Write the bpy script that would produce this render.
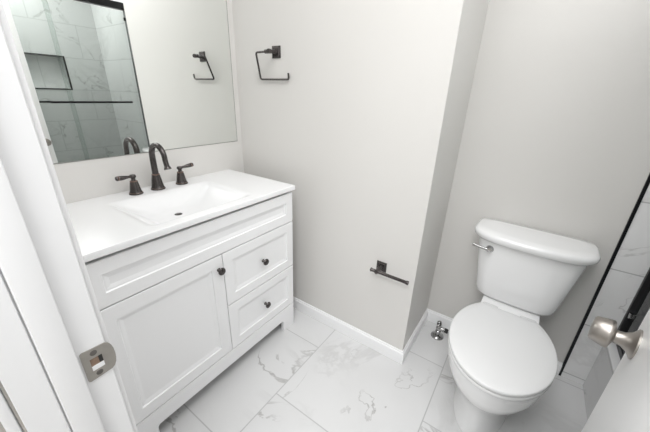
import bpy, bmesh, math, random
from mathutils import Vector, Matrix
random.seed(3)
for o in list(bpy.data.objects): bpy.data.objects.remove(o)
SC = bpy.context.scene
COL = SC.collection
PI = math.pi

# ------------------------------------------------------------------ camera
def cam_axes(yaw, p, r):
    f = Vector((-math.sin(yaw)*math.cos(p), math.cos(yaw)*math.cos(p), math.sin(p)))
    rt = f.cross(Vector((0, 0, 1))).normalized(); up = rt.cross(f)
    return math.cos(r)*rt+math.sin(r)*up, -math.sin(r)*rt+math.cos(r)*up, f
cam = bpy.data.cameras.new('camera'); camo = bpy.data.objects.new('camera', cam); COL.objects.link(camo)
rt, up, fw = cam_axes(0.5954, -0.3893, 0.0350)
M = Matrix.Identity(4)
for i in range(3):
    M[i][0] = rt[i]; M[i][1] = up[i]; M[i][2] = -fw[i]
M[0][3], M[1][3], M[2][3] = 1.4319, -1.2043, 1.2953
camo.matrix_world = M
cam.sensor_fit = 'HORIZONTAL'; cam.sensor_width = 36.0; cam.lens = 296.94*36/650
cam.clip_start = 0.01
SC.camera = camo

# ------------------------------------------------------------------ world, lamps and fill lights, exposure
w = bpy.data.worlds.new('world'); SC.world = w; w.use_nodes = True
w.node_tree.nodes['Background'].inputs[0].default_value = (0.9, 0.95, 1, 1)
w.node_tree.nodes['Background'].inputs[1].default_value = 0.2
def area(name, loc, rot, sx, sy, power, col=(1, 1, 1), spread=PI):
    l = bpy.data.lights.new(name, 'AREA'); l.shape = 'RECTANGLE'; l.size = sx; l.size_y = sy
    l.energy = power; l.color = col; l.spread = spread
    o = bpy.data.objects.new(name, l); o.location = loc; o.rotation_euler = rot; COL.objects.link(o)
    return o
area('ceiling_lamp', (1.15, -0.7, 2.42), (0, 0, 0), 1.0, 0.7, 11.4, (0.985, 0.99, 1.0))
area('shower_fill', (2.33, -0.35, 2.42), (0, 0, 0), 0.5, 0.5, 8.8, (1, 1, 1))  # added fill over the shower, no fixture there
area('hall_fill', (1.42, -1.85, 2.42), (0, 0, 0), 0.8, 0.8, 25.0, (0.98, 0.99, 1))  # added fill from behind the camera, not a known hall fixture
SC.view_settings.view_transform = 'Standard'
try: SC.view_settings.look = 'None'
except Exception: pass
SC.view_settings.gamma = 1.0
SC.view_settings.use_curve_mapping = False
SC.view_settings.exposure = 0.42

# ------------------------------------------------------------------ materials
def mat(name, col, rough=0.5, metal=0.0, coat=0.0, spec=0.5, var=0.0, scale=30.0, bump=0.0):
    m = bpy.data.materials.new(name); m.use_nodes = True
    nt = m.node_tree; b = nt.nodes['Principled BSDF']
    b.inputs['Base Color'].default_value = (*col, 1); b.inputs['Roughness'].default_value = rough
    b.inputs['Metallic'].default_value = metal; b.inputs['Coat Weight'].default_value = coat
    b.inputs['Coat Roughness'].default_value = 0.08
    b.inputs['Specular IOR Level'].default_value = spec
    tc = nt.nodes.new('ShaderNodeTexCoord'); n = nt.nodes.new('ShaderNodeTexNoise')
    n.inputs['Scale'].default_value = scale; n.inputs['Detail'].default_value = 4
    nt.links.new(tc.outputs['Object'], n.inputs['Vector'])
    if var:
        mx = nt.nodes.new('ShaderNodeMix'); mx.data_type = 'RGBA'
        mx.inputs['A'].default_value = (*[c*(1-var) for c in col], 1)
        mx.inputs['B'].default_value = (*[min(1, c*(1+var)) for c in col], 1)
        nt.links.new(n.outputs['Fac'], mx.inputs['Factor']); nt.links.new(mx.outputs['Result'], b.inputs['Base Color'])
    if bump:
        bp = nt.nodes.new('ShaderNodeBump'); bp.inputs['Strength'].default_value = bump; bp.inputs['Distance'].default_value = 0.002
        nt.links.new(n.outputs['Fac'], bp.inputs['Height']); nt.links.new(bp.outputs['Normal'], b.inputs['Normal'])
    return m
WALL = mat('wall_paint', (0.73, 0.715, 0.69), 0.42, bump=0.12, scale=220, var=0.01)
CEIL = mat('ceiling_paint', (0.86, 0.86, 0.85), 0.8, bump=0.1, scale=150)
TRIM = mat('trim_paint', (0.84, 0.84, 0.845), 0.32, bump=0.06, scale=60)
CAB = mat('cabinet_paint', (0.93, 0.93, 0.935), 0.3, bump=0.03, scale=80)
CABIN = mat('cabinet_inside', (0.45, 0.44, 0.42), 0.7, var=0.05)
TOP = mat('cultured_marble', (0.86, 0.86, 0.865), 0.22, coat=0.2, var=0.006, scale=6)
PORC = mat('porcelain', (0.9, 0.9, 0.9), 0.14, coat=0.5, var=0.004, scale=5)
SEAT = mat('toilet_seat_plastic', (0.79, 0.79, 0.79), 0.22, var=0.004, scale=5)
BRONZE = mat('oil_rubbed_bronze', (0.095, 0.086, 0.084), 0.26, 0.85, var=0.25, scale=60)
COPPER = mat('copper_edge', (0.26, 0.18, 0.15), 0.35, 0.9, var=0.2, scale=80)
BLACK = mat('black_metal', (0.012, 0.012, 0.014), 0.35, 0.3, var=0.1)
NICKEL = mat('brushed_nickel', (0.36, 0.335, 0.31), 0.38, 1.0, var=0.05, scale=90)
STEEL = mat('steel_plate', (0.40, 0.38, 0.35), 0.40, 0.9, var=0.12, scale=70)
SCREW = mat('dark_screw', (0.16, 0.15, 0.14), 0.4, 0.8, var=0.2, scale=300)
DOORP = mat('door_paint', (0.92, 0.92, 0.92), 0.28, bump=0.05, scale=40)
BASEP = mat('baseboard_paint', (0.92, 0.92, 0.925), 0.3, bump=0.04, scale=60)
CHROME = mat('chrome', (0.42, 0.42, 0.42), 0.08, 1.0, var=0.02)
WOOD = mat('raw_wood', (0.25, 0.17, 0.12), 0.7, var=0.4, scale=120, bump=0.4)
RUBBER_SHADE = mat('black_rubber_and_shade', (0.02, 0.02, 0.02), 0.6, var=0.1)  # coupling nut, also the painted shade in the latch hole
BRAID = mat('braided_steel', (0.5, 0.5, 0.5), 0.35, 0.8, var=0.3, scale=400, bump=0.5)
MIRBACK = mat('mirror_edge', (0.30, 0.30, 0.28), 0.4, 0.2, var=0.05)
GROUT = (0.48, 0.48, 0.48)
HALLF = mat('hall_floor', (0.5, 0.47, 0.43), 0.6, var=0.1, scale=8)
CAULK = mat('caulk', (0.80, 0.80, 0.79), 0.5, var=0.02)
m = bpy.data.materials.new('mirror_silver'); m.use_nodes = True; MIRROR = m
b = m.node_tree.nodes['Principled BSDF']; b.inputs['Metallic'].default_value = 1; b.inputs['Roughness'].default_value = 0.0
b.inputs['Base Color'].default_value = (0.90, 0.92, 0.90, 1)
m = bpy.data.materials.new('shower_glass'); m.use_nodes = True; GLASS = m
nt = m.node_tree; nt.nodes.remove(nt.nodes['Principled BSDF'])
tr = nt.nodes.new('ShaderNodeBsdfTransparent'); tr.inputs[0].default_value = (0.90, 0.925, 0.912, 1)
gl = nt.nodes.new('ShaderNodeBsdfGlossy'); gl.inputs['Roughness'].default_value = 0.0
fr = nt.nodes.new('ShaderNodeFresnel'); fr.inputs[0].default_value = 1.45
ms = nt.nodes.new('ShaderNodeMixShader')
nt.links.new(fr.outputs[0], ms.inputs[0]); nt.links.new(tr.outputs[0], ms.inputs[1]); nt.links.new(gl.outputs[0], ms.inputs[2])
nt.links.new(ms.outputs[0], nt.nodes['Material Output'].inputs[0])

def marble(name, ua, va, tu, tv, u0, v0, step, grout=0.0035, base=0.80, rough=0.16, vein=1.0, vscale=1.0, half=False, groutcol=GROUT):
    """rows run along u, stacked along v; row k shifted by step*k"""
    m = bpy.data.materials.new(name); m.use_nodes = True; nt = m.node_tree; L = nt.links
    b = nt.nodes['Principled BSDF']
    def math_(op, a, c=None, d=None):
        n = nt.nodes.new('ShaderNodeMath'); n.operation = op
        for i, x in enumerate((a, c, d)):
            if x is None: continue
            if isinstance(x, (int, float)): n.inputs[i].default_value = x
            else: L.new(x, n.inputs[i])
        return n.outputs[0]
    tc = nt.nodes.new('ShaderNodeTexCoord'); sp = nt.nodes.new('ShaderNodeSeparateXYZ')
    L.new(tc.outputs['Object'], sp.inputs[0])
    u, v = sp.outputs[ua], sp.outputs[va]
    vv = math_('DIVIDE', math_('SUBTRACT', v, v0), tv)
    row = math_('FLOOR', vv)
    k = math_('MODULO', math_('ADD', row, 20), 2) if half else row
    uu = math_('DIVIDE', math_('SUBTRACT', math_('SUBTRACT', u, u0), math_('MULTIPLY', k, step)), tu)
    cu = math_('FLOOR', uu)
    def edge(t, size):
        f = math_('FRACT', t)
        return math_('MULTIPLY', math_('MINIMUM', f, math_('SUBTRACT', 1.0, f)), size)
    d = math_('MINIMUM', edge(uu, tu), edge(vv, tv))
    g = nt.nodes.new('ShaderNodeMapRange'); g.interpolation_type = 'SMOOTHSTEP'
    g.inputs['From Min'].default_value = grout*0.35; g.inputs['From Max'].default_value = grout*0.75
    L.new(d, g.inputs['Value']); tile = g.outputs[0]
    # veins, each tile cut from another place of the slab
    off = nt.nodes.new('ShaderNodeCombineXYZ')
    L.new(math_('MULTIPLY', cu, 3.17), off.inputs[0]); L.new(math_('MULTIPLY', row, 5.73), off.inputs[1])
    L.new(math_('MULTIPLY', math_('ADD', cu, row), 2.3), off.inputs[2])
    ad = nt.nodes.new('ShaderNodeVectorMath'); ad.operation = 'ADD'
    L.new(tc.outputs['Object'], ad.inputs[0]); L.new(off.outputs[0], ad.inputs[1])
    def noise(scale, detail, dist, rgh=0.5):
        n = nt.nodes.new('ShaderNodeTexNoise'); n.inputs['Scale'].default_value = scale
        n.inputs['Detail'].default_value = detail; n.inputs['Distortion'].default_value = dist; n.inputs['Roughness'].default_value = rgh
        L.new(ad.outputs[0], n.inputs['Vector']); return n.outputs['Fac']
    def ridge(n, width):
        r = nt.nodes.new('ShaderNodeMapRange'); r.interpolation_type = 'SMOOTHSTEP'
        r.inputs['From Min'].default_value = 0; r.inputs['From Max'].default_value = width
        r.inputs['To Min'].default_value = 1; r.inputs['To Max'].default_value = 0
        L.new(math_('ABSOLUTE', math_('SUBTRACT', n, 0.5)), r.inputs['Value']); return r.outputs[0]
    def ramp(n, a, c):
        r = nt.nodes.new('ShaderNodeMapRange'); r.interpolation_type = 'SMOOTHSTEP'
        r.inputs['From Min'].default_value = a; r.inputs['From Max'].default_value = c
        L.new(n, r.inputs['Value']); return r.outputs[0]
    fine = math_('MULTIPLY', ridge(noise(1.9*vscale, 6, 1.1, 0.55), 0.011), ramp(noise(2.3, 2, 0), 0.46, 0.62))
    wide = math_('MULTIPLY', ridge(noise(1.3*vscale, 7, 1.6, 0.6), 0.05), ramp(noise(1.7, 3, 0.5), 0.5, 0.7))
    cloud = ramp(noise(1.4, 5, 0.6), 0.45, 0.8)
    vn = math_('ADD', math_('MULTIPLY', fine, 0.48*vein), math_('ADD', math_('MULTIPLY', wide, 0.15*vein), math_('MULTIPLY', cloud, 0.06*vein)))
    vn = math_('MINIMUM', vn, 0.6)
    mx = nt.nodes.new('ShaderNodeMix'); mx.data_type = 'RGBA'
    mx.inputs['A'].default_value = (base, base, base*1.0, 1); mx.inputs['B'].default_value = (0.30, 0.29, 0.28, 1)
    L.new(vn, mx.inputs['Factor'])
    mg = nt.nodes.new('ShaderNodeMix'); mg.data_type = 'RGBA'; mg.inputs['A'].default_value = (*groutcol, 1)
    L.new(tile, mg.inputs['Factor']); L.new(mx.outputs['Result'], mg.inputs['B'])
    L.new(mg.outputs['Result'], b.inputs['Base Color'])
    rr = nt.nodes.new('ShaderNodeMapRange'); rr.inputs['To Min'].default_value = 0.7; rr.inputs['To Max'].default_value = rough
    L.new(tile, rr.inputs['Value']); L.new(rr.outputs[0], b.inputs['Roughness'])
    bp = nt.nodes.new('ShaderNodeBump'); bp.inputs['Strength'].default_value = 0.25; bp.inputs['Distance'].default_value = 0.001
    L.new(tile, bp.inputs['Height']); L.new(bp.outputs['Normal'], b.inputs['Normal'])
    return m
FLOORT = marble('marble_floor_tile', 1, 0, 0.615, 0.597, -0.518, 0.728, 0.28, base=0.72, rough=0.22, vein=1.35, grout=0.0045)
WT_CURB = marble('marble_curb_tile', 1, 2, 0.61, 0.35, -0.13, -0.02, 0.3, base=0.80, rough=0.12, grout=0.0055)
WT_XZ = marble('marble_wall_tile_end', 0, 2, 0.61, 0.305, 1.70, 0.03, 0.305, half=True, base=0.88, rough=0.12, grout=0.0045, vein=1.2, groutcol=(0.52, 0.52, 0.52))  # same marble in a lighter base, offsets the shade cast by the door
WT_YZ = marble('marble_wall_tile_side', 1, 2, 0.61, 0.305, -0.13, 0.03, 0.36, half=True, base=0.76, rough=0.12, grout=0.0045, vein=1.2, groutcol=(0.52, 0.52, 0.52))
SLAB = mat('curb_slab', (0.85, 0.85, 0.85), 0.15, var=0.03, scale=4)

# ------------------------------------------------------------------ mesh helpers
def box(bm, x0, x1, y0, y1, z0, z1, bev=0.0, seg=2):
    r = bmesh.ops.create_cube(bm, size=1.0)
    vs = r['verts']
    for v in vs:
        v.co = Vector((x0 if v.co.x < 0 else x1, y0 if v.co.y < 0 else y1, z0 if v.co.z < 0 else z1))
    if bev:
        es = list({e for v in vs for e in v.link_edges})
        bmesh.ops.bevel(bm, geom=es, offset=bev, segments=seg, affect='EDGES', profile=0.5)
def loft(bm, rings, cap0=True, cap1=True):
    R = [[bm.verts.new(p) for p in ring] for ring in rings]
    n = len(R[0])
    for a, c in zip(R, R[1:]):
        for i in range(n): bm.faces.new((a[i], a[(i+1) % n], c[(i+1) % n], c[i]))
    if cap0: bm.faces.new(R[0][::-1])
    if cap1: bm.faces.new(R[-1])
    bmesh.ops.recalc_face_normals(bm, faces=bm.faces)
def frame_of(t):
    t = t.normalized(); a = Vector((0, 0, 1)) if abs(t.z) < 0.9 else Vector((1, 0, 0))
    u = t.cross(a).normalized(); return u, t.cross(u).normalized()
def lathe(bm, base, axis, prof, n=28):
    base = Vector(base); axis = Vector(axis).normalized(); u, v = frame_of(axis)
    loft(bm, [[base+axis*h+(u*math.cos(2*PI*i/n)+v*math.sin(2*PI*i/n))*max(r, 1e-5) for i in range(n)] for r, h in prof])
def tube(bm, pts, rad, n=14):
    pts = [Vector(p) for p in pts]; N = len(pts)
    if not isinstance(rad, (list, tuple)): rad = [rad]*N
    u = None; rings = []
    for i, p in enumerate(pts):
        t = (pts[min(i+1, N-1)]-pts[max(i-1, 0)]).normalized()
        if u is None: u, _ = frame_of(t)
        u = (u-t*u.dot(t)).normalized(); v = t.cross(u)
        rings.append([p+(u*math.cos(2*PI*k/n)+v*math.sin(2*PI*k/n))*rad[i] for k in range(n)])
    loft(bm, rings)
def smooth_path(ctrl, k=8):
    c = [Vector(p) for p in ctrl]; c = [2*c[0]-c[1]]+c+[2*c[-1]-c[-2]]; out = []
    for i in range(1, len(c)-2):
        for j in range(k):
            t = j/k; a, b_, d, e = c[i-1], c[i], c[i+1], c[i+2]
            out.append(0.5*((2*b_)+(d-a)*t+(2*a-5*b_+4*d-e)*t*t+(-a+3*b_-3*d+e)*t**3))
    out.append(c[-2]); return out
def bent(pts, r=0.008, k=5):
    """polyline with rounded corners"""
    pts = [Vector(p) for p in pts]; out = [pts[0]]
    for a, b_, c in zip(pts, pts[1:], pts[2:]):
        p = b_+(a-b_).normalized()*r; q = b_+(c-b_).normalized()*r
        for j in range(k+1):
            t = j/k; out.append(p*(1-t)**2+b_*2*t*(1-t)+q*t*t)
    out.append(pts[-1]); return out
def link(name, bm, material, parent=None, ang=35, world=True):
    root = parent
    while root is not None and root.parent is not None: root = root.parent
    if root is not None and world:
        mw = Matrix.Translation(root.location) @ root.rotation_euler.to_matrix().to_4x4()
        bmesh.ops.transform(bm, matrix=mw.inverted(), verts=bm.verts)
    me = bpy.data.meshes.new(name); 
    for f in bm.faces: f.smooth = True
    bm.to_mesh(me); bm.free(); me.set_sharp_from_angle(angle=math.radians(ang))
    if isinstance(material, (list, tuple)):
        for q in material: me.materials.append(q)
    else: me.materials.append(material)
    o = bpy.data.objects.new(name, me); COL.objects.link(o)
    if parent is not None: o.parent = parent
    return o
def thing(name, label, cat, loc=(0, 0, 0), rotz=0.0):
    o = bpy.data.objects.new(name, None); COL.objects.link(o); o.empty_display_size = 0.1
    o.location = loc; o.rotation_euler = (0, 0, rotz); o['label'] = label; o['category'] = cat
    return o
def struct(name, bm, material, label=None, cat=None, parent=None, ang=35):
    o = link(name, bm, material, parent, ang)
    if parent is None:
        o['kind'] = 'structure'
        if label: o['label'] = label; o['category'] = cat
    return o
NB = bmesh.new

# ------------------------------------------------------------------ setting
XP, D, XT, XF, H = 1.131, 0.416, 1.822, 2.70, 2.44      # nearer wall's corner, alcove depth, tile edge, far shower wall, ceiling
YD0, YD1 = -1.104, -1.2125                               # door wall
XJ, XH = 0.96, 1.602                                     # jamb faces
bm = NB(); box(bm, -0.1, 2.0, YD1, D+0.1, -0.1, 0); struct('floor', bm, FLOORT, 'white marble tile floor with grey veins and thin grout lines', 'floor')
bm = NB(); box(bm, 2.0, XF+0.1, YD1, D+0.1, -0.1, 0.02); struct('floor_shower', bm, SLAB, 'pale shower floor behind the curb', 'floor')
bm = NB(); box(bm, -0.5, 3.2, -2.7, YD1, -0.1, 0); struct('floor_hall', bm, HALLF, 'hall floor outside the bathroom door', 'floor')
bm = NB(); box(bm, -0.5, 3.2, -2.7, D+0.1, H, H+0.1); struct('ceiling', bm, CEIL, 'flat white ceiling', 'ceiling')
bm = NB(); box(bm, -0.1, 0, YD0, 0, 0, H); struct('wall_left', bm, WALL, 'pale grey painted wall behind the mirror and vanity', 'wall')
bm = NB(); box(bm, -0.1, XP, 0, D+0.1, 0, H); struct('wall_back', bm, WALL, 'pale grey wall with the towel ring, ending in a shaded return', 'wall')
bm = NB(); box(bm, XP, XF+0.1, D, D+0.1, 0, H); struct('wall_rear', bm, WALL, 'pale grey painted wall behind the toilet tank', 'wall')
bm = NB(); box(bm, XT+0.008, XF, D-0.004, D, 0, H); struct('wall_shower_end', bm, WT_XZ, 'marble tiled wall strip right of the toilet, running into the shower', 'wall')
# far shower wall with the recessed niche
NY0, NY1, NZ0, NZ1 = -0.36, 0.055, 1.262, 1.555
bm = NB()
box(bm, XF, XF+0.1, YD0, D, 0, NZ0); box(bm, XF, XF+0.1, YD0, D, NZ1, H)
box(bm, XF, XF+0.1, YD0, NY0, NZ0, NZ1); box(bm, XF, XF+0.1, NY1, D, NZ0, NZ1)
box(bm, XF+0.085, XF+0.1, NY0, NY1, NZ0, NZ1)
wr = struct('wall_right', bm, WT_YZ, 'marble tiled far shower wall with a recessed niche, seen in the mirror', 'wall')
bm = NB(); t = 0.012
box(bm, XF-0.004, XF+0.012, NY0-t, NY1+t, NZ1, NZ1+t); box(bm, XF-0.004, XF+0.012, NY0-t, NY1+t, NZ0-t, NZ0)
box(bm, XF-0.004, XF+0.012, NY0-t, NY0, NZ0, NZ1); box(bm, XF-0.004, XF+0.012, NY1, NY1+t, NZ0, NZ1)
struct('niche_trim', bm, BLACK, parent=wr)['label'] = 'black metal edging around the niche'
# door wall
bm = NB(); DH = 2.04
box(bm, -0.1, XJ-0.02, YD1+0.004, YD0, 0, H); box(bm, XH+0.02, XF+0.1, YD1+0.004, YD0, 0, H)
box(bm, XJ-0.02, XH+0.02, YD1+0.004, YD0, DH+0.02, H)
struct('wall_front', bm, WALL, 'painted wall around the doorway the view looks through', 'wall')
bm = NB(); box(bm, -0.6, -0.5, -2.7, YD1, 0, H); box(bm, 3.2, 3.3, -2.7, YD1, 0, H); box(bm, -0.6, 3.3, -2.8, -2.7, 0, H)
struct('wall_hall', bm, CEIL, 'white hall walls outside the bathroom', 'wall')
# shower end by the door wall
bm = NB(); box(bm, 1.92, XF, YD0, YD0+0.004, 0.02, H); struct('wall_shower_near', bm, WT_XZ, 'marble tiled shower wall nearest the doorway', 'wall')
# curb
bm = NB(); box(bm, 1.92, 2.03, YD0+0.004, D-0.004, 0.0, 0.285); cb = struct('wall_curb', bm, WT_CURB, 'low marble tiled shower curb at the right, under the glass door', 'curb')
bm = NB(); box(bm, 1.916, 2.034, YD0+0.005, D-0.005, 0.285, 0.302, 0.002); struct('curb_cap', bm, SLAB, parent=cb)['label'] = 'white slab on top of the curb'
# black tile edge strip
bm = NB(); box(bm, XT-0.003, XT+0.008, D-0.0075, D, 0, H); struct('trim_1', bm, BLACK, 'thin black metal strip between grey wall and tile, right of the toilet', 'trim')
# baseboards
def baseboard(name, p0, p1, n, m0, m1, label):
    """m0, m1: shift of each end along the run per unit of depth (mitred corners)"""
    bm = NB(); n = Vector(n); p0 = Vector(p0); p1 = Vector(p1); t = (p1-p0).normalized()
    prof = [(0.0, 0.0), (0.013, 0.0), (0.013, 0.058), (0.011, 0.064), (0.007, 0.067), (0.0055, 0.074), (0.0, 0.0755)]
    loft(bm, [[p0+n*p+t*(m0*p)+Vector((0, 0, h)) for p, h in prof], [p1+n*p+t*(m1*p)+Vector((0, 0, h)) for p, h in prof]])
    struct(name, bm, BASEP, label, 'baseboard', ang=20)
baseboard('baseboard_back', (0, 0, 0), (XP, 0, 0), (0, -1, 0), 0, 1, 'white baseboard under the towel ring wall, right of the vanity')
baseboard('baseboard_return', (XP, 0, 0), (XP, D, 0), (1, 0, 0), -1, -1, 'short white baseboard along the shaded return wall by the shutoff valve')
baseboard('baseboard_rear', (XP, D, 0), (XT-0.003, D, 0), (0, -1, 0), 1, 0, 'white baseboard behind the toilet')

# door jamb, stop, casings
bm = NB()
box(bm, XJ-0.02, XJ, -1.1735, YD0, 0, DH, 0.0012, 1)
box(bm, XH, XH+0.02, -1.1735, YD0, 0, DH, 0.0012, 1)
box(bm, XJ-0.02, XH+0.02, -1.1735, YD0, DH, DH+0.02)
box(bm, XJ-0.02, XJ, YD1, -1.1755, 0, DH, 0.0005, 1); box(bm, XJ-0.02, XJ-0.004, -1.1756, -1.1734, 0, DH); box(bm, XH, XH+0.02, YD1, -1.1775, 0, DH); box(bm, XJ-0.02, XH+0.02, YD1, -1.1775, DH, DH+0.02)
jb = struct('trim_2', bm, TRIM, 'white painted door jamb at the left with a steel strike plate', 'door jamb')
bm = NB()
box(bm, XJ, XJ+0.011, -1.1735, -1.1415, 0, DH, 0.002, 2); box(bm, XH-0.011, XH, -1.1735, -1.1415, 0, DH, 0.002, 2); box(bm, XJ+0.011, XH-0.011, -1.1735, -1.1415, DH-0.011, DH)
struct('door_stop', bm, TRIM, parent=jb)
bm = NB()      # bathroom-side casing
box(bm, XJ-0.066, XJ-0.006, YD0, YD0+0.0075, 0, DH+0.066, 0.002, 2); box(bm, XH+0.012, XH+0.07, YD0, YD0+0.011, 0, DH+0.066, 0.003, 2)
box(bm, XJ-0.006, XH+0.012, YD0, YD0+0.011, DH+0.006, DH+0.066, 0.003, 2)
struct('trim_3', bm, TRIM, 'white door casing on the bathroom side, a thin edge beside the jamb', 'door casing')
bm = NB()      # hall-side casing
box(bm, XJ-0.07, XJ-0.006, YD1-0.016, YD1-0.004, 0, DH+0.066, 0.003, 2); box(bm, XH+0.006, XH+0.07, YD1-0.016, YD1-0.004, 0, DH+0.066, 0.003, 2)
box(bm, XJ-0.006, XH+0.006, YD1-0.016, YD1-0.004, DH+0.006, DH+0.066, 0.003, 2)
struct('trim_4', bm, TRIM, 'white door casing on the hall side at the lower left corner', 'door casing')
# strike plate on the jamb: outline y from -1.137 to lip -1.094
def strike():
    bm = NB(); zc = 0.9025; T = 0.0018
    def outline():
        pts = []
        y0, y1, hz, r = -1.1375, -1.1105, 0.0285, 0.004
        for cy, cz, a0 in ((y0+r, -hz+r, 180),):
            for k in range(5):
                a = math.radians(180+90*k/4); pts.append((cy+r*math.cos(a), cz+r*math.sin(a)))
        for k in range(9):                       # lip, rounded
            a = math.radians(-80+160*k/8); pts.append((-1.1105+0.0145*math.cos(a)**0.6, 0.0265*math.sin(a)/math.sin(math.radians(80))))
        for k in range(5):
            a = math.radians(90+90*k/4); pts.append((y0+r+r*math.cos(a), hz-r+r*math.sin(a)))
        return pts
    out = outline()
    hole = [(-1.1285, -0.0125), (-1.1125, -0.0125), (-1.1125, 0.0105), (-1.1285, 0.0105)]
    # lip bends out of the jamb plane
    X = lambda y: XJ+T
    ov = [bm.verts.new((X(y), y, zc+z)) for y, z in out]; hv = [bm.verts.new((X(y), y, zc+z)) for y, z in hole]
    es = [bm.edges.new((ov[i], ov[(i+1) % len(ov)])) for i in range(len(ov))]+[bm.edges.new((hv[i], hv[(i+1) % 4])) for i in range(4)]
    bmesh.ops.triangle_fill(bm, use_beauty=True, use_dissolve=False, edges=es, normal=(1, 0, 0))
    r = bmesh.ops.extrude_face_region(bm, geom=list(bm.faces))
    for v in [g for g in r['geom'] if isinstance(g, bmesh.types.BMVert)]: v.co.x -= T
    bmesh.ops.recalc_face_normals(bm, faces=bm.faces)
    sp = struct('strike_plate', bm, STEEL, parent=jb); sp['label'] = 'dull steel strike plate with two screws'
    bm = NB(); box(bm, XJ, XJ+0.0007, -1.1285, -1.1125, zc-0.0125, zc+0.0105); struct('latch_pocket', bm, WOOD, parent=sp)['label'] = 'raw wood seen through the strike plate hole'
    bm = NB(); box(bm, XJ+0.0001, XJ+0.0012, -1.1285, -1.1125, zc-0.0125, zc-0.004); struct('pocket_sill', bm, TRIM, parent=sp)['label'] = 'white paint in the strike plate hole'
    bm = NB(); box(bm, XJ+0.0001, XJ+0.0011, -1.1175, -1.1125, zc-0.003, zc+0.0105); struct('pocket_shadow', bm, RUBBER_SHADE, parent=sp)['label'] = 'black strip for the shade in the latch hole'  # flat black strip painting the shade inside the latch hole
    for z in (0.0195, -0.0195):
        bm = NB(); lathe(bm, (XJ+T-0.0002, -1.1215, zc+z), (1, 0, 0), [(0.0048, 0), (0.0044, 0.0007), (0.0030, 0.0009), (0.0, 0.0003)], 16)
        s = struct('screw', bm, SCREW, parent=sp); s['label'] = 'dark screw head'
strike()

# ------------------------------------------------------------------ door, opened into the room
HP = Vector((XH, YD0, 0)); DU = Vector((0.187, 0.982, 0)).normalized(); DN = Vector((-DU.y, DU.x, 0))  # DN: face turned to the camera
DW, DT = 0.636, 0.035
def doorpt(s, n, z): return HP+DU*s+DN*n+Vector((0, 0, z))
def dbox(bm, s0, s1, n0, n1, z0, z1, bev=0.0):
    b2 = bmesh.new(); box(b2, s0, s1, n0, n1, z0, z1, bev)
    for v in b2.verts: v.co = doorpt(*v.co)
    bmesh.ops.recalc_face_normals(b2, faces=b2.faces)
    me = bpy.data.meshes.new('tmp'); b2.to_mesh(me); b2.free(); bm.from_mesh(me); bpy.data.meshes.remove(me)
bm = NB(); dbox(bm, 0.004, DW, 0.0, DT, 0.012, DH-0.004, 0.0015)
dr = struct('door_1', bm, DOORP, 'white door standing open at the lower right, with a nickel knob', 'door')
kp = [(0.0295, 0.0), (0.0295, 0.003), (0.026, 0.005), (0.019, 0.010), (0.0142, 0.018), (0.0125, 0.026), (0.0125, 0.031),
      (0.018, 0.0325), (0.0265, 0.0345), (0.0285, 0.037), (0.0280, 0.042), (0.0260, 0.052), (0.0235, 0.062), (0.0205, 0.0645), (0.0, 0.065)]
KZ, KS = 0.885, DW-0.053
for side in (1, -1):
    base = doorpt(KS, DT if side > 0 else 0, KZ)
    bm = NB(); lathe(bm, base, DN*side, kp[:7], 32); rs = struct('knob_rose', bm, NICKEL, parent=dr); rs['label'] = 'brushed nickel rose of the door knob'
    bm = NB(); lathe(bm, base, DN*side, [(0.0125, 0.030)]+kp[7:], 32); kb = struct('door_knob', bm, NICKEL, parent=dr, ang=50); kb['label'] = 'brushed nickel door knob'
bm = NB(); dbox(bm, DW-0.0005, DW+0.001, DT/2-0.0125, DT/2+0.0125, KZ-0.028, KZ+0.028); lp = struct('latch_plate', bm, NICKEL, parent=dr)
bm = NB(); dbox(bm, DW, DW+0.011, DT/2-0.006, DT/2+0.006, KZ-0.009, KZ+0.009, 0.003); struct('latch_bolt', bm, NICKEL, parent=dr)
for z in (0.25, 1.0, 1.78):
    bm = NB(); lathe(bm, doorpt(0.0, -0.005, z), (0, 0, 1), [(0.006, 0), (0.006, 0.09)], 14); struct('hinge', bm, NICKEL, parent=dr)

# ------------------------------------------------------------------ vanity cabinet
VY0, VY1, VX, FT = -1.014, -0.1185, 0.4926, 0.018       # left, right, front face, front thickness
vc = thing('vanity_cabinet', 'white bathroom vanity cabinet with one door and two drawers under the sink', 'cabinet', (0.25, -0.566, 0))
bm = NB()
XB = VX-FT-0.002
box(bm, 0.004, XB, VY0, VY0+0.016, 0.0, 0.841); box(bm, 0.004, XB, VY1-0.016, VY1, 0.0, 0.841)
box(bm, 0.004, 0.014, VY0+0.016, VY1-0.016, 0.08, 0.841); box(bm, 0.014, XB, VY0+0.016, VY1-0.016, 0.09, 0.106)
box(bm, XB-0.016, XB, VY0+0.016, VY1-0.016, 0.63, 0.70); box(bm, XB-0.016, XB, -0.575, -0.535, 0.106, 0.63)
box(bm, XB-0.016, XB, -0.535, VY1-0.016, 0.39, 0.43); box(bm, XB-0.016, XB, VY0+0.016, VY1-0.016, 0.106, 0.17)
link('carcass', bm, CAB, vc)
def front(name, y0, y1, z0, z1, fwid=0.052):
    bm = NB()
    def rect(i, d):
        x = VX-d
        return [Vector((x, y0+i, z0+i)), Vector((x, y1-i, z0+i)), Vector((x, y1-i, z1-i)), Vector((x, y0+i, z1-i))]
    loft(bm, [rect(0, FT), rect(0, 0.0015), rect(0.0015, 0), rect(fwid, 0), rect(fwid+0.003, 0.0045), rect(fwid+0.008, 0.0050), rect(fwid+0.019, 0.0080), rect(fwid+0.022, 0.0080)])
    return link(name, bm, CAB, vc, 8)
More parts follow.
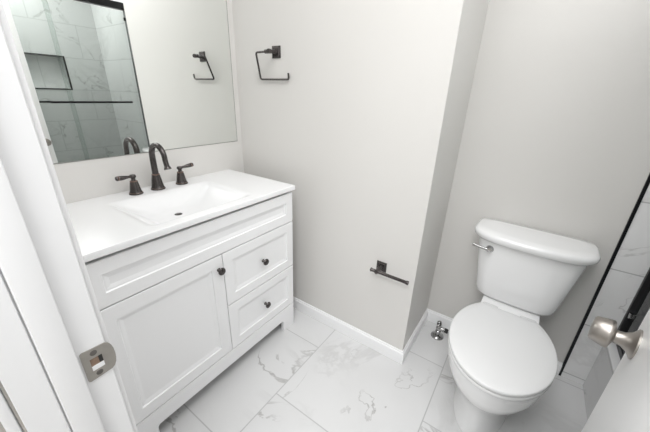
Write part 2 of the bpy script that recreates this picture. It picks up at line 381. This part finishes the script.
def knob(parent, y, z):
    bm = NB(); lathe(bm, (VX-0.0003, y, z), (1, 0, 0), [(0.0085, 0), (0.0085, 0.002), (0.0058, 0.005), (0.0055, 0.012), (0.010, 0.0155), (0.0158, 0.0185), (0.0165, 0.022), (0.0145, 0.0255), (0.0105, 0.0265), (0.0095, 0.0255), (0.006, 0.0275), (0.0, 0.0285)], 24)
    k = link('knob', bm, BRONZE, parent, 40); k['label'] = 'dark bronze knob'
front('false_front', VY0+0.001, VY1, 0.6785, 0.8335, 0.046)
dv = front('door', VY0+0.001, -0.5615, 0.1585, 0.6740); knob(dv, -0.583, 0.612)
d1 = front('drawer', -0.5585, VY1, 0.4120, 0.6740, 0.046); knob(d1, -0.338, 0.540)
d2 = front('drawer', -0.5585, VY1, 0.1585, 0.4080, 0.046); knob(d2, -0.338, 0.286)
bm = NB()
pr = [(VY0+0.001, 0.0), (-0.929, 0.0), (-0.929, 0.068), (-0.922, 0.077), (-0.213, 0.077), (-0.206, 0.068), (-0.206, 0.0), (VY1, 0.0), (VY1, 0.1555), (VY0+0.001, 0.1555)]
loft(bm, [[Vector((x, y, z)) for y, z in pr] for x in (VX-FT, VX)])
link('toe_board', bm, CAB, vc, 20)

# ------------------------------------------------------------------ vanity top with integrated basin
vt = thing('washbasin', 'glossy white countertop washbasin with a moulded rectangular bowl, on the vanity cabinet', 'sink', (0.25, -0.566, 0.842))
TX0, TX1, TY0, TY1, TZ0, TZ1 = 0.001, 0.5035, -1.030, -0.107, 0.8480, 0.870
bm = NB()
def rr(x0, x1, y0, y1, z, r, n=6):
    out = []
    for cx, cy, a0 in ((x1-r, y1-r, 0), (x0+r, y1-r, 90), (x0+r, y0+r, 180), (x1-r, y0+r, 270)):
        for k in range(n+1):
            a = math.radians(a0+90*k/n); out.append(Vector((cx+r*math.cos(a), cy+r*math.sin(a), z)))
    return out
rings = [rr(TX0, TX1, TY0, TY1, TZ0, 0.002), rr(TX0, TX1, TY0, TY1, TZ1-0.004, 0.004), rr(TX0, TX1-0.0015, TY0+0.0015, TY1-0.0015, TZ1-0.001, 0.004), rr(TX0, TX1-0.004, TY0+0.004, TY1-0.004, TZ1, 0.004), rr(TX0+0.001, TX1-0.008, TY0+0.008, TY1-0.008, TZ1, 0.004)]
bas = [(0.106, 0.464, -0.806, -0.329, 0.0, 0.030), (0.112, 0.458, -0.800, -0.335, 0.0, 0.030), (0.119, 0.4540, -0.793, -0.342, 0.0006, 0.030), (0.130, 0.4490, -0.781, -0.354, 0.0035, 0.03), (0.140, 0.437, -0.765, -0.370, 0.015, 0.035), (0.160, 0.415, -0.725, -0.42, 0.042, 0.045),
       (0.175, 0.385, -0.695, -0.465, 0.064, 0.06), (0.19, 0.34, -0.665, -0.50, 0.0725, 0.06), (0.215, 0.27, -0.61, -0.552, 0.0755, 0.028)]
BZ = TZ1-0.0755
rings += [rr(a, c, d, e, TZ1-z, r) for a, c, d, e, z, r in bas]
loft(bm, rings, cap0=False, cap1=True)
# underside: plate with hole following the basin (outer skin)
under = [rings[0]]+[rr(a-0.01, c+0.008, d-0.01, e+0.01, TZ1-z-0.012 if z > 0.02 else TZ0, r) for a, c, d, e, z, r in (bas[5], bas[6], bas[7], bas[8])]
R0 = [[bm.verts.new(p) for p in ring] for ring in under]
for a, c in zip(R0, R0[1:]):
    for i in range(len(a)): bm.faces.new((a[i], a[(i+1) % len(a)], c[(i+1) % len(a)], c[i]))
bm.faces.new(R0[-1]); bmesh.ops.remove_doubles(bm, verts=bm.verts, dist=1e-6); bmesh.ops.recalc_face_normals(bm, faces=bm.faces)
link('countertop', bm, TOP, vt, 30)
bm = NB(); lathe(bm, (0.243, -0.58, BZ), (0, 0, 1), [(0.0165, 0), (0.0165, 0.0006), (0.0155, 0.001), (0.0145, 0.0008), (0.014, 0.0004), (0.0, 0.0004)], 28)
dn = link('drain', bm, CHROME, vt); dn['label'] = 'metal drain ring in the basin'
bm = NB(); lathe(bm, (0.243, -0.58, BZ), (0, 0, 1), [(0.0135, 0.0004), (0.0135, 0.0012), (0.012, 0.0018), (0.0, 0.002)], 24)
dn2 = link('stopper', bm, BRONZE, dn); dn2['label'] = 'dark drain stopper'

# ------------------------------------------------------------------ faucet
fa = thing('faucet', 'oil-rubbed bronze widespread faucet with gooseneck spout and two lever handles', 'faucet', (0.07, -0.556, TZ1))
bell = [(0.0275, 0), (0.0275, 0.003), (0.0255, 0.006), (0.0235, 0.009), (0.0215, 0.018), (0.0188, 0.034), (0.0165, 0.046), (0.0145, 0.054)]
def base(name, y, par, s=1.0, h=1.0):
    bm = NB(); lathe(bm, (0.07, y, TZ1), (0, 0, 1), [(r*s, z*h) for r, z in bell]+[(0.0, 0.054*h)], 28); o = link(name, bm, BRONZE, par)
    bm = NB(); lathe(bm, (0.07, y, TZ1+0.054*h), (0, 0, 1), [(0.0135*s, 0), (0.0150*s, 0.0012), (0.0150*s, 0.0035), (0.0130*s, 0.005), (0, 0.005)], 28); c = link('collar', bm, COPPER, o); c['label'] = 'thin copper-toned ring'
    bm = NB(); lathe(bm, (0.07, y, TZ1+0.0062), (0, 0, 1), [(0.0262*s, 0), (0.0262*s, 0.0008), (0.0246*s, 0.0014), (0.02*s, 0.0014)], 28); c = link('base_ring', bm, COPPER, o); c['label'] = 'copper-toned line around the foot'
    return o
base('spout_base', -0.562, fa, 1.1, 1.22)
zs = TZ1+0.069
pth = [Vector((0.07, -0.562, zs-0.006)), Vector((0.07, -0.562, zs+0.03)), Vector((0.07, -0.562, zs+0.07))]
for k in range(1, 15):
    a = math.radians(180-13.2*k); pth.append(Vector((0.070+0.052+0.052*math.cos(a), -0.562, zs+0.081+0.052*math.sin(a))))
last = pth[-1]; pth += [last+Vector((0.004, 0, -0.014)), last+Vector((0.009, 0, -0.032))]
rad = [0.0135, 0.0128, 0.0125]+[0.0122-0.00012*k for k in range(14)]+[0.0105, 0.0105]
bm = NB(); tube(bm, pth, rad, 20); sp = link('spout', bm, BRONZE, fa, 50)
bm = NB(); lathe(bm, pth[-1], pth[-1]-pth[-2], [(0.0105, -0.006), (0.0125, -0.004), (0.0145, 0.003), (0.0150, 0.006), (0.012, 0.0062), (0.0, 0.0055)], 24); link('aerator', bm, BRONZE, sp)
def handle(y, d):
    o = base('handle_base', y, fa)
    z = TZ1+0.059
    bm = NB(); lathe(bm, (0.07, y, z), (0, 0, 1), [(0.0095, 0), (0.008, 0.004), (0.0085, 0.010), (0.0125, 0.014), (0.0125, 0.020), (0.010, 0.0245), (0.0, 0.026)], 24)
    link('handle_hub', bm, BRONZE, o)
    d = Vector(d).normalized(); s = Vector((0.07, y, z+0.018))
    bm = NB(); lathe(bm, s, d, [(0.0055, 0.006), (0.0055, 0.016), (0.0065, 0.026), (0.0085, 0.036), (0.0095, 0.048), (0.0095, 0.055), (0.0085, 0.057), (0.0085, 0.060), (0.0095, 0.062), (0.0085, 0.066), (0.0, 0.068)], 20)
    lv = link('lever', bm, BRONZE, o)
    bm = NB(); lathe(bm, s, d, [(0.0086, 0.0565), (0.0098, 0.0575), (0.0098, 0.0600), (0.0086, 0.061)], 20); link('lever_ring', bm, COPPER, lv)['label'] = 'copper-toned ring near the lever tip'
handle(-0.657, (0.10, -1, 0.04)); handle(-0.447, (0.10, 1, 0.10))

# ------------------------------------------------------------------ mirror
mi = thing('mirror', 'large frameless rectangular wall mirror above the vanity', 'mirror', (0, -0.565, 1.026))
bm = NB(); box(bm, 0.0003, 0.0019, -1.090, -0.0345, 1.0235, 2.002); link('mirror_backing', bm, MIRBACK, mi)
bm = NB(); box(bm, 0.0019, 0.0028, -1.0868, -0.0385, 1.027, 1.9988); link('mirror_glass', bm, MIRROR, mi)

# ------------------------------------------------------------------ towel ring and paper holder on the nearer wall
def square_plate(bm, x, z, s, th=0.009):
    h = s/2
    def sq(a, y): return [Vector((x-a, y, z-a)), Vector((x+a, y, z-a)), Vector((x+a, y, z+a)), Vector((x-a, y, z+a))]
    loft(bm, [sq(h, 0), sq(h, -0.004), sq(h-0.003, -0.006), sq(h-0.005, -0.006), sq(h-0.008, -th)])
tr = thing('towel_ring', 'dark bronze open towel ring with square plate, high on the wall', 'towel ring', (0.298, 0, 1.478))
bm = NB(); square_plate(bm, 0.299, 1.476, 0.053); link('wall_plate', bm, BRONZE, tr, 20)
bm = NB(); lathe(bm, (0.299, -0.008, 1.475), (0, -1, 0), [(0.013, 0), (0.0105, 0.006), (0.0085, 0.028), (0.0105, 0.036), (0.0105, 0.048), (0.009, 0.052), (0, 0.053)], 20); link('post', bm, BRONZE, tr)
RY = -0.050
bm = NB(); tube(bm, bent([(0.296, RY, 1.474), (0.208, RY, 1.473), (0.195, -0.012, 1.355), (0.386, -0.012, 1.355), (0.386, -0.016, 1.383)], 0.012), 0.0046, 12); link('ring', bm, BRONZE, tr, 60)
bm = NB(); lathe(bm, (0.300, RY, 1.474), (-1, 0, 0), [(0.0, 0), (0.009, 0.001), (0.0095, 0.016), (0.0075, 0.019), (0.0088, 0.022), (0.0088, 0.028), (0.0, 0.029)], 18); link('pivot_sleeve', bm, BRONZE, tr)
tp = thing('toilet_paper_holder', 'dark bronze single-arm toilet paper holder low on the wall, without paper', 'toilet paper holder', (0.96, 0, 0.52))
bm = NB(); square_plate(bm, 0.963, 0.522, 0.051); link('wall_plate', bm, BRONZE, tp, 20)
BY = -0.058
bm = NB(); lathe(bm, (0.963, -0.008, 0.522), (0, -1, 0), [(0.013, 0), (0.011, 0.006), (0.0095, 0.020), (0.010, 0.045), (0.0115, 0.052), (0.010, 0.058), (0.0, 0.060)], 20); link('post', bm, BRONZE, tp)
bm = NB(); lathe(bm, (0.932, BY, 0.522), (1, 0, 0), [(0.0, 0), (0.0095, 0.0), (0.0100, 0.003), (0.0078, 0.008), (0.0078, 0.176), (0.0098, 0.180), (0.0100, 0.185), (0.009, 0.188), (0, 0.188)], 18); link('arm', bm, BRONZE, tp)

# ------------------------------------------------------------------ toilet
to = thing('toilet', 'white two-piece toilet with closed lid', 'toilet', (1.532, 0.407, 0), math.radians(-2.6))
def egg(w_, yc, front_, B, wb, back, z, n=14, m=8):
    """closed outline, local: front is -y. Front half ellipse; back ellipse of semi-length B until half-width wb; then straight to back"""
    right = []
    for k in range(n+1):
        a = PI/2*k/n; right.append((w_*math.sin(a), yc+(front_-yc)*math.cos(a)))
    yb = yc+B*math.sqrt(max(0, 1-(wb/w_)**2))
    for k in range(1, m+1):
        y = yc+(yb-yc)*k/m; right.append((w_*math.sqrt(max(0, 1-((y-yc)/B)**2)), y))
    for k in range(1, 4): right.append((wb, yb+(back-yb)*k/3))
    pts = right+[(-x, y) for x, y in right[::-1] if x > 1e-6]
    return [Vector((x, y, z)) for x, y in pts]
bm = NB()
secs = [(0.112, -0.35, -0.600, 0.25, 0.100, -0.10, 0.0), (0.110, -0.35, -0.598, 0.25, 0.099, -0.10, 0.012), (0.104, -0.35, -0.590, 0.25, 0.095, -0.10, 0.05),
        (0.103, -0.36, -0.590, 0.25, 0.092, -0.10, 0.12), (0.112, -0.38, -0.606, 0.25, 0.094, -0.09, 0.18), (0.134, -0.42, -0.656, 0.255, 0.098, -0.07, 0.235),
        (0.157, -0.45, -0.695, 0.26, 0.105, -0.05, 0.285), (0.171, -0.465, -0.713, 0.27, 0.114, -0.04, 0.33), (0.177, -0.47, -0.716, 0.262, 0.116, -0.035, 0.367), (0.179, -0.475, -0.723, 0.258, 0.114, -0.035, 0.3915), (0.177, -0.475, -0.721, 0.256, 0.113, -0.036, 0.3942)]
loft(bm, [egg(*s) for s in secs]); link('bowl', bm, PORC, to, 50, world=False)
def slab(name, w_, front_, back, z0, z1, wb, r, dome=0.0, mt=SEAT):
    bm = NB(); rings = []
    prof = [(-r, z0), (-r*0.3, z0+r*0.3), (0, z0+r), (0, z1-r), (-r*0.3, z1-r*0.3), (-r, z1)]
    if dome: prof += [(-0.03, z1+dome*0.5), (-0.07, z1+dome*0.85), (-0.115, z1+dome)]
    for i, z in prof: rings.append(egg(w_+i, -0.475, front_-i, 0.258+i, max(0.02, wb+i*0.95), back+i, z))
    loft(bm, rings); return link(name, bm, mt, to, 50, world=False)
slab('seat', 0.1815, -0.731, -0.270, 0.3985, 0.4130, 0.113, 0.003)
slab('lid', 0.182, -0.732, -0.270, 0.4170, 0.4330, 0.114, 0.0045, 0.004)
for s in (-1, 1):
    bm = NB(); box(bm, s*0.075-0.03, s*0.075+0.03, -0.268, -0.235, 0.398, 0.419, 0.005); link('seat_hinge', bm, SEAT, to, world=False)
def sup(a, y0, y1, z, nf=4.0, nb=8.0, N=64):
    yc = (y0+y1)/2; bb = (y1-y0)/2; out = []
    for k in range(N):
        t = 2*PI*k/N; c, s = math.cos(t), math.sin(t); n_ = nb if s > 0 else nf
        out.append(Vector((a*math.copysign(abs(c)**(2/n_), c), yc+bb*math.copysign(abs(s)**(2/n_), s), z)))
    return out
bm = NB()
loft(bm, [sup(0.134, -0.165, -0.03, 0.411), sup(0.151, -0.185, -0.015, 0.416), sup(0.161, -0.194, -0.012, 0.430), sup(0.166, -0.199, -0.01, 0.455), sup(0.182, -0.206, -0.01, 0.56), sup(0.200, -0.213, -0.01, 0.69), sup(0.200, -0.213, -0.01, 0.705)])
link('tank', bm, PORC, to, 50, world=False)
bm = NB()
loft(bm, [sup(a, f, bk, z, 2.9, 7.0) for a, f, bk, z in ((0.209, -0.222, -0.008, 0.706), (0.218, -0.230, -0.003, 0.709), (0.227, -0.238, -0.001, 0.720), (0.230, -0.241, 0.0, 0.733), (0.227, -0.238, -0.002, 0.743), (0.216, -0.229, -0.01, 0.7485), (0.175, -0.19, -0.04, 0.7505))])
link('tank_lid', bm, PORC, to, 50, world=False)
bm = NB(); box(bm, -0.117, 0.117, -0.266, -0.02, 0.385, 0.410, 0.006); link('tank_mount', bm, PORC, to, world=False)
bm = NB(); lathe(bm, (-0.140, -0.203, 0.672), (0, -1, 0), [(0.0165, -0.006), (0.0165, 0.004), (0.014, 0.008), (0.0105, 0.016), (0.0105, 0.022), (0.0, 0.023)], 24); fl = link('flush_handle', bm, CHROME, to, world=False); fl['label'] = 'chrome flush handle'
bm = NB(); tube(bm, [(-0.140, -0.2195, 0.672), (-0.165, -0.2195, 0.6735), (-0.190, -0.217, 0.675), (-0.210, -0.212, 0.676)], [0.0065, 0.0055, 0.006, 0.007], 14); link('flush_lever', bm, CHROME, fl, world=False)
# ------------------------------------------------------------------ shutoff valve on the floor beside the toilet
VA = Vector((1.236, 0.305, 0))
va = thing('shutoff_valve', 'chrome shutoff valve and supply line on the floor beside the toilet', 'valve', VA)
bm = NB(); lathe(bm, VA, (0, 0, 1), [(0.036, 0.0003), (0.036, 0.003), (0.033, 0.008), (0.022, 0.014), (0.012, 0.016), (0.0105, 0.035), (0.0, 0.035)], 28); link('flange', bm, CHROME, va)
bm = NB(); lathe(bm, VA, (0, 0, 1), [(0.0, 0.030), (0.016, 0.031), (0.016, 0.042), (0.012, 0.045), (0.015, 0.055), (0.015, 0.068), (0.011, 0.074), (0.0, 0.074)], 20)
lathe(bm, VA+Vector((0.0, 0, 0.060)), (1, 0.0, 0), [(0.0, 0), (0.0115, 0.004), (0.0115, 0.026), (0.008, 0.028), (0.008, 0.034), (0.0, 0.034)], 16); link('valve_body', bm, CHROME, va)
bm = NB(); lathe(bm, VA+Vector((0.031, 0, 0.060)), (1, 0, 0), [(0.0, 0), (0.0135, 0.001), (0.0135, 0.016), (0.010, 0.021), (0.0, 0.021)], 6); link('nut', bm, RUBBER_SHADE, va)['label'] = 'black coupling nut'
d0 = Vector((-0.25, 1, 0.35)).normalized(); u0, v0 = frame_of(d0)
bm = NB(); lathe(bm, VA+Vector((0, 0.004, 0.060)), d0, [(0.007, 0), (0.007, 0.024), (0.0, 0.024)], 14)
loft(bm, [[VA+Vector((0, 0.004, 0.060))+d0*h+(u0*0.014*s_*math.cos(2*PI*i/24)+v0*0.025*s_*math.sin(2*PI*i/24)) for i in range(24)] for h, s_ in ((0.020, 0.85), (0.022, 1), (0.030, 1), (0.033, 0.8))]); link('valve_handle', bm, CHROME, va)
bm = NB(); tube(bm, smooth_path([VA+Vector((0.048, 0, 0.06)), VA+Vector((0.10, 0.0, 0.06)), VA+Vector((0.145, 0.005, 0.10)), VA+Vector((0.165, 0.005, 0.20)), VA+Vector((0.19, 0.0, 0.33)), VA+Vector((0.195, -0.005, 0.412))], 6), 0.0055, 10); link('supply_line', bm, BRAID, va)

# ------------------------------------------------------------------ sliding glass shower door
sd = thing('shower_door', 'sliding glass shower door in a black metal frame, right side and mirrored', 'shower door', (1.962, -0.35, 0.302))
Y0, Y1 = YD0+0.005, D-0.0045
bm = NB(); box(bm, 1.937, 2.005, Y1-0.018, Y1, 0.302, 2.0, 0.002); link('wall_channel', bm, BLACK, sd)
bm = NB(); box(bm, 1.937, 1.990, Y0, Y0+0.028, 0.302, 2.0, 0.002); link('wall_channel', bm, BLACK, sd)
bm = NB(); box(bm, 1.934, 1.993, Y0+0.028, Y1-0.018, 1.945, 2.0, 0.003); link('top_rail', bm, BLACK, sd)
bm = NB(); box(bm, 1.948, 1.985, Y0+0.028, Y1-0.028, 0.302, 0.328, 0.002); link('bottom_rail', bm, BLACK, sd)
bm = NB(); box(bm, 1.951, 1.957, -0.21, Y1-0.030, 0.330, 1.933); g1 = link('glass_panel', bm, GLASS, sd)
bm = NB(); box(bm, 1.972, 1.978, Y0+0.030, -0.17, 0.330, 1.933); g2 = link('glass_panel', bm, GLASS, sd)
for g, x, ya, yb in ((g1, 1.925, -0.345, 0.285), (g2, 1.925, -0.95, -0.30)):
    if g is g2: x = 1.998; ya, yb = -0.95, -0.315
    bm = NB(); tube(bm, [(x, ya, 1.16), (x, yb, 1.16)], 0.0085, 14); tb = link('towel_bar', bm, BLACK, g)
    xa, xb = (x, 1.951) if x < 1.95 else (1.978, x)
    bm = NB()
    for y in (max(ya, -0.235)+0.03 if g is g1 else ya+0.03, yb-0.03):
        lathe(bm, (xa, y, 1.16), (1, 0, 0), [(0.0, 0), (0.007, 0), (0.007, xb-xa), (0, xb-xa)], 14)
    tb['label'] = 'black towel bar with posts'
    me = bpy.data.meshes.new('x'); bm.to_mesh(me); bm.free()
    b2 = NB(); b2.from_mesh(me); bpy.data.meshes.remove(me); link('bar_post', b2, BLACK, g)
bm = NB(); box(bm, 1.940, 1.962, Y1-0.034, Y1-0.017, 0.452, 0.476, 0.002); link('guide_clip', bm, CHROME, sd)['label'] = 'small silver clip'
bm = NB(); box(bm, 1.940, 1.951, Y1-0.05, Y1-0.034, 1.86, 1.885, 0.002); link('bumper', bm, BLACK, sd)
